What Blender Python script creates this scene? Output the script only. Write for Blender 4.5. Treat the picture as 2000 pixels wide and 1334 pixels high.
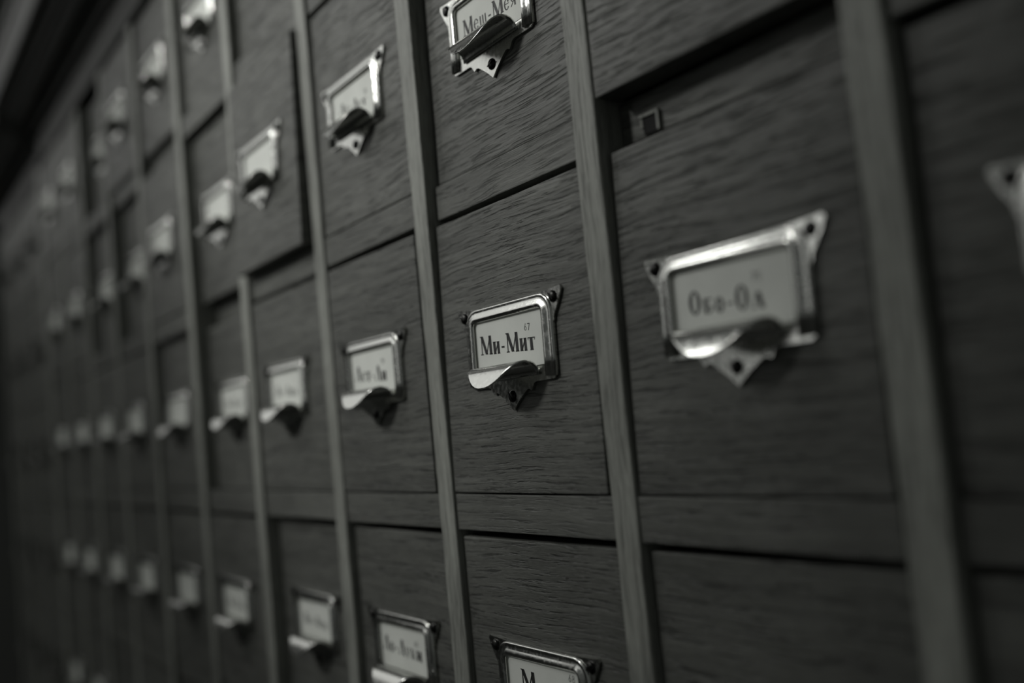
import bpy, bmesh, math, random
from mathutils import Vector, Matrix

random.seed(7)
S = bpy.context.scene
COL = S.collection
for o in list(bpy.data.objects):
    bpy.data.objects.remove(o)

P = 0.15            # spacing of the drawer columns in metres
H = 1.05            # height of the reference level above the floor


def W(x, y, z):     # column units -> metres
    return Vector((x * P, y * P, z * P + H))


# ------------------------------------------------------------------ camera
yaw, pitch, roll = (math.radians(a) for a in (-55.4024, 4.4613, -5.5591))
fw = Vector((math.sin(yaw) * math.cos(pitch), math.cos(yaw) * math.cos(pitch), math.sin(pitch)))
r0 = fw.cross(Vector((0, 0, 1))).normalized()
u0 = r0.cross(fw)
rt = r0 * math.cos(roll) + u0 * math.sin(roll)
up = -r0 * math.sin(roll) + u0 * math.cos(roll)
cam = bpy.data.cameras.new('camera')
cam_o = bpy.data.objects.new('camera', cam)
COL.objects.link(cam_o)
M3 = Matrix((rt, up, -fw)).transposed()
cam_o.matrix_world = Matrix.Translation(W(1.2326, -1.8661, -0.1210)) @ M3.to_4x4()
cam.sensor_fit = 'HORIZONTAL'
cam.sensor_width = 36.0
cam.lens = 1932.6 / 2000 * 36.0
cam.clip_start = 0.01
cam.dof.use_dof = True
cam.dof.focus_distance = 3.30 * P
cam.dof.aperture_fstop = 2.8
S.camera = cam_o

# ------------------------------------------------------------------ light
S.view_settings.view_transform = 'Standard'
S.view_settings.look = 'None'
S.view_settings.gamma = 1.0
S.view_settings.use_curve_mapping = False
S.view_settings.exposure = 0.0

world = bpy.data.worlds.new('room_dusk')
S.world = world
world.use_nodes = True
bg = world.node_tree.nodes['Background']
bg.inputs['Color'].default_value = (0.95, 1.0, 0.95, 1)
bg.inputs['Strength'].default_value = 0.068


def aim(o, target):
    o.rotation_euler = (Vector(target) - o.location).to_track_quat('-Z', 'Y').to_euler()


def light(name, kind, loc, target, energy, **kw):
    d = bpy.data.lights.new(name, kind)
    d.energy = energy
    d.color = (1.0, 1.0, 0.97)
    for k, v in kw.items():
        setattr(d, k, v)
    o = bpy.data.objects.new(name, d)
    COL.objects.link(o)
    o.location = loc
    aim(o, target)
    return o


light('added_pool_spot', 'SPOT', (-0.90, -1.30, 2.00), (-0.48, 0, 1.305), 52.0,  # added spot, its soft cone pools brightness on the upper middle drawers
      spot_size=math.radians(34), spot_blend=1.0, shadow_soft_size=0.12)
light('hall_window', 'AREA', (-3.3, -1.20, 2.55), (-0.5, 0, 1.25), 7.8,
      shape='RECTANGLE', size=2.2, size_y=1.6)
light('pendant_lamp', 'AREA', (-1.20, -0.76, 1.98), (-0.4, 0, 1.2), 1.7,
      shape='DISK', size=0.30)
light('far_window', 'AREA', (-2.25, -2.95, 1.65), (-0.5, 0, 1.15), 2.0,
      shape='RECTANGLE', size=0.40, size_y=1.3)

# ------------------------------------------------------------------ materials


def new_mat(name):
    m = bpy.data.materials.new(name)
    m.use_nodes = True
    nt = m.node_tree
    return m, nt, nt.nodes['Principled BSDF']


def wood(name, base, along='X', contrast=1.0, bump=0.5, rough=0.5, rings=0.0):
    """grey oak: long grain bands, short dark pores, per-object offset"""
    m, nt, b = new_mat(name)
    N, L = nt.nodes, nt.links
    tc = N.new('ShaderNodeTexCoord')
    oi = N.new('ShaderNodeObjectInfo')
    mul = N.new('ShaderNodeVectorMath'); mul.operation = 'MULTIPLY_ADD'
    comb = N.new('ShaderNodeCombineXYZ')
    L.new(oi.outputs['Random'], comb.inputs[0]); L.new(oi.outputs['Random'], comb.inputs[1]); L.new(oi.outputs['Random'], comb.inputs[2])
    mul.inputs[1].default_value = (3.1, 5.7, 7.9)
    L.new(comb.outputs[0], mul.inputs[0]); L.new(tc.outputs['Object'], mul.inputs[2])
    # low, wandering warp so that the grain swings up and down
    warp = N.new('ShaderNodeTexNoise'); warp.inputs['Scale'].default_value = 9.0; warp.inputs['Detail'].default_value = 1.5
    L.new(mul.outputs[0], warp.inputs['Vector'])
    wsub = N.new('ShaderNodeVectorMath'); wsub.operation = 'SUBTRACT'; wsub.inputs[1].default_value = (.5, .5, .5)
    L.new(warp.outputs['Color'], wsub.inputs[0])
    wmul = N.new('ShaderNodeVectorMath'); wmul.operation = 'MULTIPLY_ADD'
    wmul.inputs[1].default_value = (0.004, 0, 0.012) if along == 'X' else (0.012, 0, 0.004)
    L.new(wsub.outputs[0], wmul.inputs[0]); L.new(mul.outputs[0], wmul.inputs[2])

    def noise(sx, sz, detail, rough_, dist=0.0):
        mp = N.new('ShaderNodeMapping')
        mp.inputs['Scale'].default_value = (sx, sx, sz) if along == 'X' else (sz, sz, sx)
        L.new(wmul.outputs[0], mp.inputs['Vector'])
        n = N.new('ShaderNodeTexNoise'); n.inputs['Scale'].default_value = 1.0
        n.inputs['Detail'].default_value = detail; n.inputs['Roughness'].default_value = rough_
        n.inputs['Distortion'].default_value = dist
        L.new(mp.outputs[0], n.inputs['Vector'])
        return n.outputs['Fac']

    band = noise(9, 190, 4, .6, .3)        # growth bands
    pore = noise(34, 640, 3, .65, .15)         # short dark dashes
    fine = noise(160, 1500, 2, .6)
    blotch = noise(14, 30, 3, .6)

    def ramp(sock, a, b_, ca, cb):
        r = N.new('ShaderNodeMapRange'); r.inputs[1].default_value = a; r.inputs[2].default_value = b_
        r.inputs[3].default_value = ca; r.inputs[4].default_value = cb
        L.new(sock, r.inputs[0]); return r.outputs[0]

    def math_(op, a, b_):
        q = N.new('ShaderNodeMath'); q.operation = op
        for i, s in enumerate((a, b_)):
            if hasattr(s, 'links'): L.new(s, q.inputs[i])
            else: q.inputs[i].default_value = s
        return q.outputs[0]

    c = contrast
    v = math_('MULTIPLY', ramp(band, .35, .68, 1 - .26 * c, 1 + .10 * c), ramp(pore, .35, .47, 1 - .5 * c, 1.0))
    v = math_('MULTIPLY', v, ramp(fine, .3, .7, 1 - .16 * c, 1 + .16 * c))
    v = math_('MULTIPLY', v, ramp(blotch, .3, .7, .82, 1.14))
    v = math_('MULTIPLY', v, ramp(oi.outputs['Random'], 0, 1, .9, 1.08))
    colr = N.new('ShaderNodeVectorMath'); colr.operation = 'SCALE'
    colr.inputs[0].default_value = (base * 1.0, base * 1.03, base * .94)
    L.new(v, colr.inputs['Scale'])
    L.new(colr.outputs[0], b.inputs['Base Color'])
    b.inputs['Roughness'].default_value = rough
    b.inputs['Specular IOR Level'].default_value = 0.35
    hgt = math_('ADD', math_('MULTIPLY', ramp(band, .35, .68, 0, 1), .4), math_('ADD', ramp(pore, .35, .47, 0, .9), math_('MULTIPLY', fine, .25)))
    bp = N.new('ShaderNodeBump'); bp.inputs['Strength'].default_value = bump; bp.inputs['Distance'].default_value = 0.0006
    L.new(hgt, bp.inputs['Height']); L.new(bp.outputs[0], b.inputs['Normal'])
    return m


M_DRAWER = wood('oak_drawer_front', 0.132, 'X', 1.0, .75, .48)
M_RAIL = wood('oak_rail', 0.135, 'X', .8, .6, .5)
M_POST = wood('oak_post', 0.325, 'Z', .75, .5, .5)
M_CORN = wood('oak_cornice', 0.034, 'X', .6, .3, .55)  # base darkened to carry the shade under the overhang
M_BODY = wood('oak_carcass', 0.08, 'Z', .6, .3, .6)


def metal(name, val, rough, spots=True):
    m, nt, b = new_mat(name)
    N, L = nt.nodes, nt.links
    b.inputs['Metallic'].default_value = 1.0
    b.inputs['Base Color'].default_value = (val, val * 1.01, val * .97, 1)
    tc = N.new('ShaderNodeTexCoord')
    n = N.new('ShaderNodeTexNoise'); n.inputs['Scale'].default_value = 420; n.inputs['Detail'].default_value = 3
    L.new(tc.outputs['Object'], n.inputs['Vector'])
    r = N.new('ShaderNodeMapRange'); r.inputs[1].default_value = .35; r.inputs[2].default_value = .7
    r.inputs[3].default_value = rough * .7; r.inputs[4].default_value = rough * 1.5
    L.new(n.outputs['Fac'], r.inputs[0]); L.new(r.outputs[0], b.inputs['Roughness'])
    n2 = N.new('ShaderNodeTexNoise'); n2.inputs['Scale'].default_value = 110; n2.inputs['Detail'].default_value = 4
    L.new(tc.outputs['Object'], n2.inputs['Vector'])
    bp = N.new('ShaderNodeBump'); bp.inputs['Strength'].default_value = .06; bp.inputs['Distance'].default_value = .0003
    L.new(n2.outputs['Fac'], bp.inputs['Height']); L.new(bp.outputs[0], b.inputs['Normal'])
    return m


M_METAL = metal('nickelled_metal', .62, .20)
M_DULL = metal('dull_dark_metal', .16, .4)  # darker, rougher metal for the second catalogue's holders and pulls
M_SCREW = metal('blackened_screw', .03, .35)


def plain(name, col, rough=.8, nscale=0, namp=.1):
    m, nt, b = new_mat(name)
    b.inputs['Base Color'].default_value = (*col, 1)
    b.inputs['Roughness'].default_value = rough
    if nscale:
        N, L = nt.nodes, nt.links
        tc = N.new('ShaderNodeTexCoord'); oi = N.new('ShaderNodeObjectInfo')
        ad = N.new('ShaderNodeVectorMath'); ad.operation = 'ADD'
        L.new(tc.outputs['Object'], ad.inputs[0]); L.new(oi.outputs['Random'], ad.inputs[1])
        n = N.new('ShaderNodeTexNoise'); n.inputs['Scale'].default_value = nscale; n.inputs['Detail'].default_value = 4
        L.new(ad.outputs[0], n.inputs['Vector'])
        r = N.new('ShaderNodeMapRange'); r.inputs[3].default_value = 1 - namp; r.inputs[4].default_value = 1 + namp
        L.new(n.outputs['Fac'], r.inputs[0])
        sc = N.new('ShaderNodeVectorMath'); sc.operation = 'SCALE'; sc.inputs[0].default_value = col
        L.new(r.outputs[0], sc.inputs['Scale']); L.new(sc.outputs[0], b.inputs['Base Color'])
    return m


M_CARD = plain('aged_card', (.76, .78, .735), .75, 60, .12)
M_INK = plain('black_ink', (.012, .012, .012), .6)
M_WALL = plain('grey_plaster', (.20, .205, .195), .9, 6, .1)
M_FLOOR = wood('floor_boards', .06, 'X', .5, .2, .5)
M_HOLE_SHADE = plain('painted_hole_shade', (.01, .01, .01), .9)  # near-black colour standing in for the shade inside the hole

# ------------------------------------------------------------------ mesh helpers


def link(name, me, mat, parent=None, loc=(0, 0, 0), rot=(0, 0, 0)):
    o = bpy.data.objects.new(name, me)
    COL.objects.link(o)
    if mat and not me.materials:
        me.materials.append(mat)
    o.location = loc
    o.rotation_euler = rot
    if parent:
        o.parent = parent
    return o


def empty(name, loc=(0, 0, 0)):
    o = bpy.data.objects.new(name, None)
    COL.objects.link(o)
    o.location = loc
    o.empty_display_size = .05
    return o


def tag(o, label, cat, group=None):
    o['label'] = label
    o['category'] = cat
    if group:
        o['group'] = group


def box_bm(bm, x0, x1, y0, y1, z0, z1, bev=0.0):
    vs = [bm.verts.new((x, y, z)) for z in (z0, z1) for y in (y0, y1) for x in (x0, x1)]
    fs = [(0, 2, 3, 1), (4, 5, 7, 6), (0, 1, 5, 4), (2, 6, 7, 3), (0, 4, 6, 2), (1, 3, 7, 5)]
    faces = [bm.faces.new([vs[i] for i in f]) for f in fs]
    if bev:
        es = list({e for f in faces for e in f.edges})
        bmesh.ops.bevel(bm, geom=es, offset=bev, segments=2, affect='EDGES', profile=.6)


def box_me(name, x0, x1, y0, y1, z0, z1, bev=0.0):
    bm = bmesh.new()
    box_bm(bm, x0, x1, y0, y1, z0, z1, bev)
    return to_me(name, bm)


def to_me(name, bm, smooth=False):
    bmesh.ops.recalc_face_normals(bm, faces=bm.faces[:])
    me = bpy.data.meshes.new(name)
    bm.to_mesh(me)
    bm.free()
    if smooth:
        for f in me.polygons:
            f.use_smooth = True
    return me


# ------------------------------------------------------------------ the room
def room():
    fl = link('floor', box_me('floor', -4.5, 3.0, -4.0, .62, -.05, 0), M_FLOOR)
    fl['kind'] = 'structure'
    w = link('wall_back', box_me('wall_back', -4.5, 3.0, .56, .62, 0, 3.2), M_WALL)
    w['kind'] = 'structure'
    w = link('wall_left', box_me('wall_left', -4.56, -4.5, -4.0, .62, 0, 3.2), M_WALL)
    w['kind'] = 'structure'


room()

# ------------------------------------------------------------------ fittings: label holder, pull, screw (shared meshes)


def holder_mesh():
    """stamped plate with ears and a pointed foot, raised bead round three sides of the window"""
    bm = bmesh.new()
    half = [(0, .272), (.20, .274), (.285, .279), (.303, .281), (.309, .272), (.300, .250), (.283, .222), (.268, .200),
            (.262, .188), (.263, .180), (.257, .172), (.256, .10), (.255, .02), (.250, .003), (.238, -.006), (.20, -.007), (.143, -.007),
            (.128, -.012), (.120, -.024), (.112, -.034), (.098, -.028), (.086, -.030), (.055, -.050), (.025, -.072), (0, -.094)]
    outer = half + [(-x, z) for x, z in reversed(half[1:-1])]
    inner = [(-.235, .04), (.235, .04), (.235, .25), (-.235, .25)]
    edges = []
    for loop in (outer, inner):
        vs = [bm.verts.new((x, -.0015, z)) for x, z in loop]
        for i in range(len(vs)):
            edges.append(bm.edges.new((vs[i], vs[(i + 1) % len(vs)])))
    res = bmesh.ops.triangle_fill(bm, use_beauty=True, use_dissolve=False, edges=edges)
    faces = [g for g in res['geom'] if isinstance(g, bmesh.types.BMFace)]
    ext = bmesh.ops.extrude_face_region(bm, geom=faces)
    for v in [g for g in ext['geom'] if isinstance(g, bmesh.types.BMVert)]:
        v.co.y -= .009
    # bead: profile (s outwards from the window edge, h height above the drawer)
    prof = [(.010, .0125), (.001, .013), (-.002, .0155), (.000, .019), (.004, .0225), (.010, .0245), (.016, .0235), (.024, .0195),
            (.032, .0165), (.038, .0160), (.043, .0170), (.047, .0165), (.050, .0130), (.0505, .004)]
    zb, zt, xw, rad = .004, .226, .205, .016
    path = [((-xw, zb), (-1, 0)), ((-xw, .07), (-1, 0)), ((-xw, .14), (-1, 0)), ((-xw, zt - rad), (-1, 0))]
    for k in range(1, 5):
        a = math.pi - k * math.pi / 8
        path.append(((-xw + rad + rad * math.cos(a), zt - rad + rad * math.sin(a)), (math.cos(a), math.sin(a))))
    path.append(((0, zt), (0, 1)))
    for (pp, n) in reversed(path[:-1]):
        path.append(((-pp[0], pp[1]), (-n[0], n[1])))
    rows = []
    for (pp, n) in path:
        rows.append([bm.verts.new((pp[0] + n[0] * s, -h, pp[1] + n[1] * s * .92)) for s, h in prof])
    for a, b in zip(rows, rows[1:]):
        for i in range(len(prof) - 1):
            f = bm.faces.new((a[i], a[i + 1], b[i + 1], b[i]))
            f.smooth = True
    for row in (rows[0], rows[-1]):
        bm.faces.new(row)
    for v in bm.verts:
        v.co *= P
    bmesh.ops.recalc_face_normals(bm, faces=bm.faces[:])
    me = bpy.data.meshes.new('label_holder')
    bm.to_mesh(me)
    bm.free()
    return me


def pull_mesh():
    """rolled sheet: rises from the plate, rounds over a ridge and ends in a drooping rounded lip"""
    prof = [(-.0125, .014, .166), (-.014, .026, .166), (-.020, .040, .166), (-.032, .052, .165), (-.048, .059, .163), (-.064, .061, .160),
            (-.080, .058, .154), (-.094, .050, .143), (-.105, .038, .126), (-.113, .025, .108), (-.120, .012, .090), (-.126, .001, .070),
            (-.130, -.008, .048), (-.132, -.0125, .026), (-.133, -.015, .006)]
    n = 22
    bm = bmesh.new()
    rows = [[bm.verts.new((w * u * P, y * P, z * P)) for u in [-1 + 2 * i / n for i in range(n + 1)]] for y, z, w in prof]
    for a, b in zip(rows, rows[1:]):
        for i in range(n):
            bm.faces.new((a[i], a[i + 1], b[i + 1], b[i])).smooth = True
    bmesh.ops.recalc_face_normals(bm, faces=bm.faces[:])
    # give the sheet thickness towards the hollow side
    res = bmesh.ops.solidify(bm, geom=bm.faces[:], thickness=.0055 * P)
    me = bpy.data.meshes.new('finger_pull')
    bmesh.ops.recalc_face_normals(bm, faces=bm.faces[:])
    bm.to_mesh(me)
    bm.free()
    return me


def screw_mesh():
    bm = bmesh.new()
    R = .0205 * P
    rings = []
    for k in range(5):
        a = k / 4 * math.pi / 2
        rr = R * math.cos(a) if k < 4 else R * .12
        yy = -.55 * R * math.sin(a)
        rings.append([bm.verts.new((rr * math.cos(t * math.pi / 8), yy, rr * math.sin(t * math.pi / 8))) for t in range(16)])
    for a, b in zip(rings, rings[1:]):
        for i in range(16):
            bm.faces.new((a[i], a[(i + 1) % 16], b[(i + 1) % 16], b[i])).smooth = True
    bm.faces.new(rings[-1])
    bm.faces.new(list(reversed(rings[0])))
    # screwdriver slot: a narrow raised-edge groove drawn as a sunk bar
    box_bm(bm, -R * .75, R * .75, -R * .60, -R * .50, -R * .10, R * .10)
    return to_me('screw', bm)


ME_HOLDER, ME_PULL, ME_SCREW = holder_mesh(), pull_mesh(), screw_mesh()
for me_, mt_ in ((ME_HOLDER, M_METAL), (ME_PULL, M_METAL), (ME_SCREW, M_SCREW)):
    me_.materials.append(mt_)
ME_CARD = box_me('label_card', -.228 * P, .228 * P, -.0085 * P, -.0055 * P, .044 * P, .246 * P)
ME_CARD.materials.append(M_CARD)

# ------------------------------------------------------------------ hand lettering (cap height 1)


def q_stroke(x0, y0, x1, y1, w):         # slanted or upright stroke with level ends, w = horizontal width
    return [(x0 - w / 2, y0), (x0 + w / 2, y0), (x1 + w / 2, y1), (x1 - w / 2, y1)]


def bar(x0, x1, y, t):
    return [(x0, y - t / 2), (x1, y - t / 2), (x1, y + t / 2), (x0, y + t / 2)]


def ring(cx, cy, rx, ry, wx, wy, a0=0, a1=360, n=20):
    out = []
    for i in range(n):
        t0 = math.radians(a0 + (a1 - a0) * i / n)
        t1 = math.radians(a0 + (a1 - a0) * (i + 1) / n)
        out.append([(cx + rx * math.cos(t0), cy + ry * math.sin(t0)), (cx + rx * math.cos(t1), cy + ry * math.sin(t1)),
                    (cx + (rx - wx) * math.cos(t1), cy + (ry - wy) * math.sin(t1)), (cx + (rx - wx) * math.cos(t0), cy + (ry - wy) * math.sin(t0))])
    return out


def glyph(ch):
    T, t = .235, .085
    if ch == 'М':
        return [q_stroke(.13, 0, .13, 1, t), q_stroke(.16, 1, .55, .02, T), q_stroke(.55, .02, .90, 1, t), q_stroke(.93, 0, .90, 1, T),
                bar(0, .26, .03, .06), bar(.78, 1.08, .03, .06), bar(0, .2, .97, .06)], 1.08
    if ch == 'и':
        return [q_stroke(.14, 0, .12, .64, T * .95), q_stroke(.18, .05, .46, .6, t), q_stroke(.48, 0, .46, .64, T * .9),
                bar(.0, .27, .62, .05), bar(.02, .27, .02, .05), bar(.36, .6, .02, .05), bar(.34, .58, .62, .05)], .62
    if ch == 'т':
        return [q_stroke(.28, 0, .26, .64, T), bar(0, .55, .62, .06), q_stroke(.03, .5, .0, .64, .05), q_stroke(.53, .5, .56, .64, .05), bar(.14, .42, .02, .05)], .6
    if ch == '-':
        return [bar(.05, .32, .32, .10)], .40
    if ch == 'е':
        return ring(.25, .31, .25, .33, .13, .06, 20, 330) + [bar(.1, .47, .34, .05)], .55
    if ch == 'ш':
        return [q_stroke(x, 0, x - .02, .62, .13) for x in (.1, .36, .62)] + [bar(.02, .70, .02, .05)], .78
    if ch == 'я':
        return [q_stroke(.42, 0, .40, .62, .14)] + ring(.26, .44, .22, .2, .09, .05, 40, 320) + [q_stroke(.04, 0, .3, .3, .1)], .56
    if ch == 'О':
        return ring(.33, .5, .33, .52, .20, .07), .74
    if ch == 'о':
        return ring(.24, .31, .24, .33, .16, .07), .54
    if ch == 'б':
        return [q_stroke(.11, 0, .10, .62, .18), bar(.02, .46, .60, .08)] + ring(.22, .18, .25, .19, .12, .05, -110, 110, 12), .54
    if ch == 'л':
        return [q_stroke(.06, 0, .3, .64, .06), q_stroke(.5, 0, .32, .64, .22), bar(0, .16, .03, .07), bar(.38, .6, .02, .05)], .62
    if ch == 'Л':
        return [q_stroke(.12, .06, .42, 1, .06), q_stroke(.62, 0, .46, 1, T), bar(0, .17, .08, .12), bar(.5, .76, .02, .05), bar(.3, .56, .98, .05)], .78
    if ch == 'у':
        return [q_stroke(.28, .06, .06, .62, .14), q_stroke(.14, -.1, .48, .62, .06), bar(0, .2, .62, .05), bar(.38, .58, .62, .05)], .58
    if ch == 'к':
        return [q_stroke(.12, 0, .10, .62, .14), q_stroke(.2, .3, .44, .62, .06), q_stroke(.46, 0, .24, .36, .14), bar(0, .24, .02, .05), bar(0, .24, .62, .05)], .58
    if ch == '6':
        return ring(.26, .3, .24, .3, .1, .09) + [q_stroke(.08, .32, .34, 1, .1)], .62
    if ch == '7':
        return [bar(.02, .52, .93, .12), q_stroke(.2, 0, .46, .95, .12)], .6
    if ch == '8':
        return ring(.27, .28, .25, .28, .09, .08) + ring(.27, .76, .2, .24, .08, .07), .62
    if ch == '5':
        return [bar(.1, .5, .94, .11), q_stroke(.12, .5, .12, .98, .1)] + ring(.25, .3, .25, .3, .1, .09, -150, 130, 14), .62
    if ch == '9':
        return ring(.26, .7, .24, .3, .1, .09) + [q_stroke(.2, 0, .44, .68, .1)], .62
    if ch == '0':
        return ring(.27, .5, .25, .5, .1, .08), .64
    return [], .4


def lettering_mesh(text, number, x0, z0, x1, z1, cap, nx, nz, nh):
    """baseline from (x0,z0) to (x1,z1), cap height and number position, all in column units on the card"""
    bm = bmesh.new()

    def put(s, ox, oz, dx, dz, sx, sz):
        adv = 0
        for ch in s:
            polys, w = glyph(ch)
            for pl in polys:
                vs = []
                for gx, gz in pl:
                    X = ox + dx * (adv + gx) * sx
                    Z = oz + dz * (adv + gx) * sx + gz * sz
                    vs.append(bm.verts.new((X * P, -.0088 * P, Z * P)))
                bm.faces.new(vs)
            adv += w + .07
        return adv - .07
    total = sum(glyph(c)[1] + .07 for c in text) - .07
    ln = math.hypot(x1 - x0, z1 - z0)
    put(text, x0, z0, (x1 - x0) / ln, (z1 - z0) / ln, ln / total, cap)
    if number:
        put(number, nx, nz, 1, -.06, nh * 1.2, nh * 1.05)
    me = bpy.data.meshes.new('lettering')
    for f in bm.faces:
        f.normal_update()
        if f.normal.y > 0:
            f.normal_flip()
    bm.to_mesh(me)
    bm.free()
    me.materials.append(M_INK)
    return me


# (column, row): text, number, baseline, cap height, number place
TEXT = {
    (1, 2): ('Ми-Мит', '67', -.178, .110, .152, .094, .066, .094, .163, .0225),
    (0, 2): ('Обо-Ол', '75', -.150, .106, .108, .090, .062, .073, .160, .021),
    (1, 1): ('Меш-Мея', '66', -.165, .113, .172, .100, .060, .110, .172, .0215),
    (2, 2): ('Лет-Ли', '59', -.172, .104, .118, .085, .062, .078, .156, .021),
    (2, 3): ('Ло-Луки', '60', -.185, .112, .150, .100, .063, .092, .157, .022),
    (1, 3): ('М', '68', -.128, .130, -.044, .127, .060, .142, .189, .022),
    (2, 1): ('Ле-Лет', '58', -.135, .125, .125, .092, .045, .105, .140, .020),
    (3, 2): ('Ку-Кул', '51', -.150, .110, .130, .098, .050, .080, .160, .020),
    (3, 3): ('Ла-Лек', '52', -.160, .110, .140, .100, .050, .080, .160, .020),
    (4, 2): ('Ко-Ком', '', -.150, .110, .130, .100, .050, .080, .160, .020),
    (4, 3): ('Ко-Кот', '', -.150, .110, .130, .100, .050, .080, .160, .020),
}
TEXT[(3, 2)] = ('Лу-Лол', '', -.150, .110, .130, .098, .050, .080, .160, .020)
TEXT[(3, 3)] = ('Ло-Лек', '', -.160, .110, .140, .100, .050, .080, .160, .020)
TEXT[(4, 2)] = ('Ло-Лот', '', -.150, .110, .130, .100, .050, .080, .160, .020)
TEXT[(4, 3)] = ('Ле-Лук', '', -.150, .110, .130, .100, .050, .080, .160, .020)

# ------------------------------------------------------------------ the card catalogue
ROWS = 8
R_TOP = [3.36, 1.968, .778, -.375] + [-.375 - 1.150 * k for k in range(1, 6)]    # top edge of the rail above row j
R_BOT = [3.00, 1.840, .650, -.505] + [-.505 - 1.150 * k for k in range(1, 6)]    # bottom edge
ROWZ = [2.35, 1.1495, 0, -1.1495] + [-1.1495 - 1.15 * k for k in range(1, 5)]
POST_OFF = {0: -.0254, 1: .0108, 2: -.0078, 3: .0330, 4: -.0019, 5: .0030}
HW = .055
DEPTH = .44
# how far the face of each drawer stands back from the posts: (top, bottom), column units
SET = {(-1, 2): (.06, .05), (0, 1): (.000, -.005), (0, 2): (.052, .020), (0, 3): (.045, .045),
       (1, 0): (.05, .05), (1, 1): (.085, .072), (1, 2): (.044, .008), (1, 3): (.040, .036),
       (2, 0): (.03, .03), (2, 1): (.040, .024), (2, 2): (.006, .002), (2, 3): (.052, .050),
       (3, 0): (.075, .075), (3, 1): (-.028, -.050), (3, 2): (.032, .030), (3, 3): (.090, .085),
       (4, 0): (.060, .060), (4, 1): (.085, .085), (4, 2): (.100, .090), (4, 3): (.020, .020),
       (5, 0): (.045, .040), (5, 1): (.000, .005), (5, 2): (.075, .030), (5, 3): (.040, .035),
       (6, 0): (.010, .010), (6, 1): (.105, .100), (6, 2): (.005, .010), (6, 3): (.030, .030),
       (7, 0): (.115, .110), (7, 1): (.095, .090), (7, 2): (.010, .015), (7, 3): (.040, .035),
       (8, 0): (.005, .010), (8, 1): (.030, .030), (8, 2): (.030, .030), (9, 0): (.010, .010), (9, 1): (.020, .020)}
RAIL_SET = {(0, 2): .095, (1, 2): .040, (2, 2): .008, (3, 2): .026, (4, 2): .150, (5, 2): .012, (6, 2): .02,
            (0, 3): .006, (1, 3): .010, (2, 3): .010, (3, 3): .016, (4, 3): .016,
            (0, 1): .02, (1, 1): .02, (2, 1): .016, (3, 1): .020, (4, 1): .012, (5, 1): .075, (6, 1): .03}

ORD = ['first', 'second', 'third', 'fourth', 'fifth', 'sixth', 'seventh', 'eighth', 'ninth', 'tenth', 'eleventh', 'twelfth']


def post_mesh(zlo, zhi, seed):
    """front stile with slightly worn, wandering edges"""
    rnd = random.Random(seed)
    bm = bmesh.new()
    n = 90
    ph = [rnd.uniform(0, 6.28) for _ in range(8)]

    def wob(z, s):
        return .0022 * (math.sin(z * 3.1 + ph[s]) * .6 + math.sin(z * 9.7 + ph[s + 2]) * .5 + math.sin(z * 23 + ph[s + 4]) * .35)
    rows = []
    ch = .006
    for i in range(n + 1):
        z = zlo + (zhi - zlo) * i / n
        l, r = -HW + wob(z, 0), HW + wob(z, 1)
        sec = [(l, DEPTH / P), (l, ch * 1.4), (l + ch * .35, ch * .4), (l + ch, 0), (r - ch, 0), (r - ch * .35, ch * .4), (r, ch * 1.4), (r, DEPTH / P)]
        rows.append([bm.verts.new((x * P, y * P, z * P)) for x, y in sec])
    m = len(rows[0])
    for a, b in zip(rows, rows[1:]):
        for i in range(m):
            bm.faces.new((a[i], a[(i + 1) % m], b[(i + 1) % m], b[i]))
    bm.faces.new(rows[0])
    bm.faces.new(rows[-1])
    return to_me('post', bm)


def cornice_mesh(x0, x1):
    """overhanging crown moulding, profile swept along the cabinet: y outwards negative"""
    prof = [(.30, 3.36), (-.012, 3.36), (-.030, 3.365), (-.045, 3.39), (-.062, 3.405), (-.085, 3.41), (-.12, 3.43), (-.17, 3.455), (-.215, 3.50),
            (-.235, 3.53), (-.265, 3.535), (-.285, 3.56), (-.33, 3.60), (-.385, 3.625), (-.40, 3.645), (-.40, 4.00), (-.42, 4.02), (-.42, 4.10), (.30, 4.10)]
    bm = bmesh.new()
    a = [bm.verts.new((x0 * P, y * P, z * P)) for y, z in prof]
    b = [bm.verts.new((x1 * P, y * P, z * P)) for y, z in prof]
    m = len(prof)
    for i in range(m):
        bm.faces.new((a[i], a[(i + 1) % m], b[(i + 1) % m], b[i]))
    bm.faces.new(a)
    bm.faces.new(b)
    return to_me('cornice_moulding', bm)


def fit_holder(drawer, x, z, metal_mat=None):
    """holder, pull and three screws on a drawer face; x, z local to the drawer (metres)"""
    parts = [('label_holder', ME_HOLDER, (0, 0, 0)), ('finger_pull', ME_PULL, (0, 0, 0)),
             ('screw', ME_SCREW, (-.266 * P, -.0105 * P, .251 * P)), ('screw', ME_SCREW, (.266 * P, -.0105 * P, .251 * P)),
             ('screw', ME_SCREW, (0, -.0105 * P, -.046 * P))]
    for nm, me, off in parts:
        o = bpy.data.objects.new(nm, me)
        COL.objects.link(o)
        o.parent = drawer
        o.location = (x + off[0], off[1], z + off[2])
        o['label'] = {'label_holder': 'dull dark metal label holder' if metal_mat else 'shiny nickelled label holder',
                      'finger_pull': 'rolled metal finger pull', 'screw': 'dark round-headed screw'}[nm]
        if nm == 'screw':
            o.rotation_euler = (0, random.uniform(0, 3.1), 0)
        if metal_mat and nm != 'screw':
            o.material_slots[0].link = 'OBJECT'
            o.material_slots[0].material = metal_mat


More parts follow.
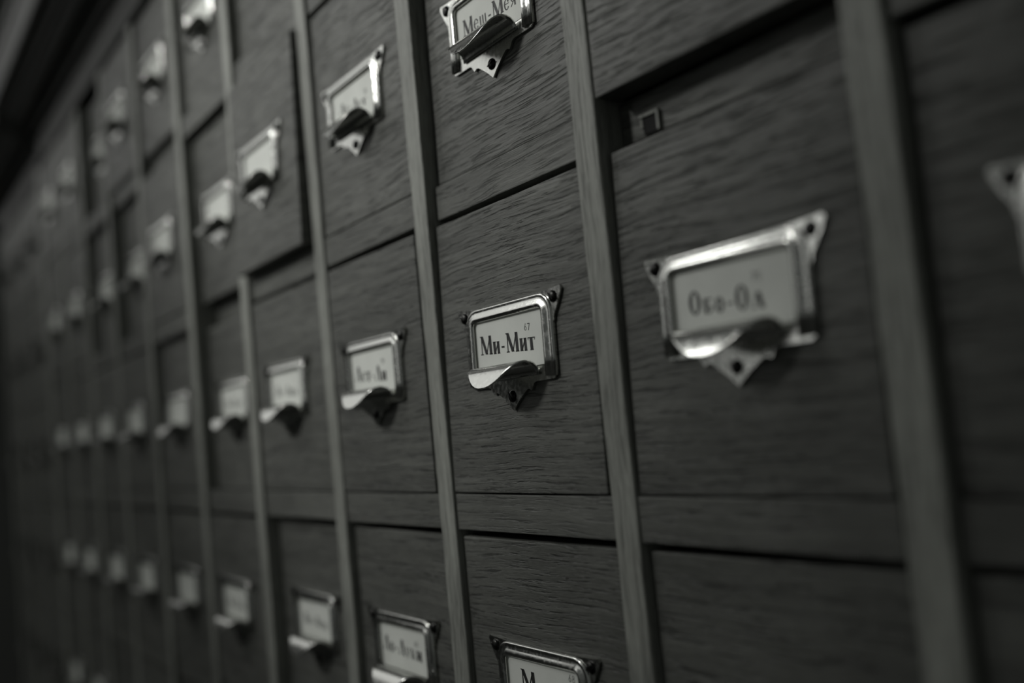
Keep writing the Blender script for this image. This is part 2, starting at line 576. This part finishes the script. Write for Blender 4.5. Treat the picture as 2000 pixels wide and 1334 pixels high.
def cabinet(name, label, col_list, x_shift, z_shift, y_shift, rows_built, cards, dull=False, off=POST_OFF):
    """one card catalogue; column c spans posts c (right) and c+1 (left) at X = -c"""
    root = empty(name, (0, y_shift * P, 0))
    tag(root, label, 'cabinet')
    zo = H + z_shift * P

    def X(k):
        return -k + off.get(k, 0) + x_shift
    ks = list(range(col_list[0], col_list[-1] + 2))
    xl, xr = X(ks[-1]) - HW, X(ks[0]) + HW
    zlo, zhi = R_BOT[8] - .0, R_BOT[0]
    for k in ks:
        link('post', post_mesh(zlo, zhi, 100 + k), M_POST, root, (X(k) * P, 0, zo))
    # carcass behind and round the drawers
    bm = bmesh.new()
    D = DEPTH / P
    for b in ((xl, xr, D + .002, D + .09, zlo, zhi), ):
        box_bm(bm, *[v * P for v in b])
    link('back_panel', to_me('back_panel', bm), M_BODY, root, (0, 0, zo))
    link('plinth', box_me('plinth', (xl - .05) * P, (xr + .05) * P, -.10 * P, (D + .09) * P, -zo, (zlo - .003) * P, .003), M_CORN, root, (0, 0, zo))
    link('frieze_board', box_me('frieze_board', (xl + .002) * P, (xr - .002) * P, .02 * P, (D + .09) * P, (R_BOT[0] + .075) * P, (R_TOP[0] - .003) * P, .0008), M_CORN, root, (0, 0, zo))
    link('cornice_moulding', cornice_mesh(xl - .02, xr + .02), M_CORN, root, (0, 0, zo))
    for c in col_list:
        cl, cr = X(c + 1) + HW + .004, X(c) - HW - .004
        for j in range(1, ROWS + 1):
            s = RAIL_SET.get((c, j), random.uniform(.008, .03)) if not dull else random.uniform(.008, .03)
            me = box_me('rail', cl * P, cr * P, s * P, DEPTH, R_BOT[j] * P, R_TOP[j] * P, .0007)
            link('rail', me, M_RAIL, root, (0, 0, zo))
        for r in range(rows_built):
            zl, zh = R_TOP[r + 1] + .006, R_BOT[r] - .026
            st, sb = SET.get((c, r), (lambda q: (q, q))(random.uniform(.01, .06))) if not dull else (.02, .02)
            st, sb = [v - .018 * min(1, max(0, v / .03)) for v in (st, sb)]
            hgt = zh - zl
            xm = (cl + cr) / 2
            hw = (cr - cl) / 2 - .010
            bm = bmesh.new()
            box_bm(bm, -hw * P, hw * P, 0, .014, 0, hgt * P, .0007)           # front board
            bw = hw * .9 * P
            bh = hgt * .7 * P
            box_bm(bm, -bw, -bw + .006, .0142, .36, .004, bh)                   # box sides, back and floor behind it
            box_bm(bm, bw - .006, bw, .0142, .36, .004, bh)
            box_bm(bm, -bw + .0062, bw - .0062, .352, .36, .004, bh)
            box_bm(bm, -bw + .0062, bw - .0062, .0142, .3518, .004, .010)
            ang = math.atan2(st - sb, hgt)
            d = link('drawer', to_me('drawer', bm), M_DRAWER, root, (xm * P, sb * P, zl * P + zo), (-ang, 0, 0))
            hx, hz = (-(c + .5) + x_shift - xm) * P, (ROWZ[r] - zl) * P
            fit_holder(d, hx, hz, M_DULL if dull else None)
            if cards and (c, r) in cards:
                Mx = Matrix.Translation((xm * P, (sb + y_shift) * P, zl * P + zo)) @ Matrix.Rotation(-ang, 4, 'X') @ Matrix.Translation((hx, 0, hz))
                co = bpy.data.objects.new('label_card', ME_CARD)
                COL.objects.link(co)
                co.matrix_world = Mx
                tx = TEXT.get((c, r))
                if tx:
                    lt = link('lettering', lettering_mesh(*tx), M_INK, co)
                    lt['label'] = 'black hand-drawn lettering'
                tag(co, cards[(c, r)], 'card', 'paper label cards in the drawer holders')
    return root


CARD_LABEL = {
    (1, 2): 'sharp white label card lettered "Ми-Мит" with small number 67',
    (0, 2): 'large blurred white label card lettered "Обо-Ол" on the nearest labelled drawer',
    (1, 1): 'white label card lettered "Меш-Мея" cut off by the top of the photo',
    (2, 2): 'slightly blurred white label card lettered "Лет-Ли", left of the sharp "Ми-Мит" card',
    (2, 3): 'white label card lettered "Ло-Луки" with number 60 in the lower row',
    (1, 3): 'white label card with a capital "М" and number 68, cut off at the bottom edge',
    (2, 1): 'white label card half hidden by its pull, directly above the "Лет-Ли" card',
}
for c in range(-2, 10):
    for r in range(0, 5):
        if (c, r) not in CARD_LABEL:
            CARD_LABEL[(c, r)] = 'blurred pale label card, %s row below the cornice, %s column from the far left end' % (ORD[r], ORD[9 - c])
if (-1, 2) in CARD_LABEL:
    CARD_LABEL[(-1, 2)] = 'very blurred label card in the metal holder at the right edge'

main = cabinet('card_catalogue', 'tall grey oak card catalogue with rows of small drawers and metal label holders',
               list(range(-2, 10)), 0, 0, 0, ROWS, CARD_LABEL)

# worn catch hole in the rail above the nearest drawer, its inner shade a near-black box
bm = bmesh.new()
cx, cz, yy = -.80, .682, .0945
for b in ((-.040, .040, -.012, 0, .024, .032), (.032, .040, -.012, 0, -.026, .0235), (-.040, -.030, -.008, 0, -.005, .0235)):
    box_bm(bm, *[v * P for v in b])
link('catch_plate', to_me('catch_plate', bm), M_POST, main, (cx * P, yy * P, cz * P + H))
link('catch_hole_shade', box_me('catch_hole_shade', -.029 * P, .031 * P, -.006 * P, 0, -.026 * P, .0235 * P), M_HOLE_SHADE, main, (cx * P, yy * P, cz * P + H))

cabinet('card_catalogue', 'second card catalogue at the far left edge, beyond the end of the long one',
        [10, 11, 12], -.26, -.09, .03, 5, None, dull=True, off={})
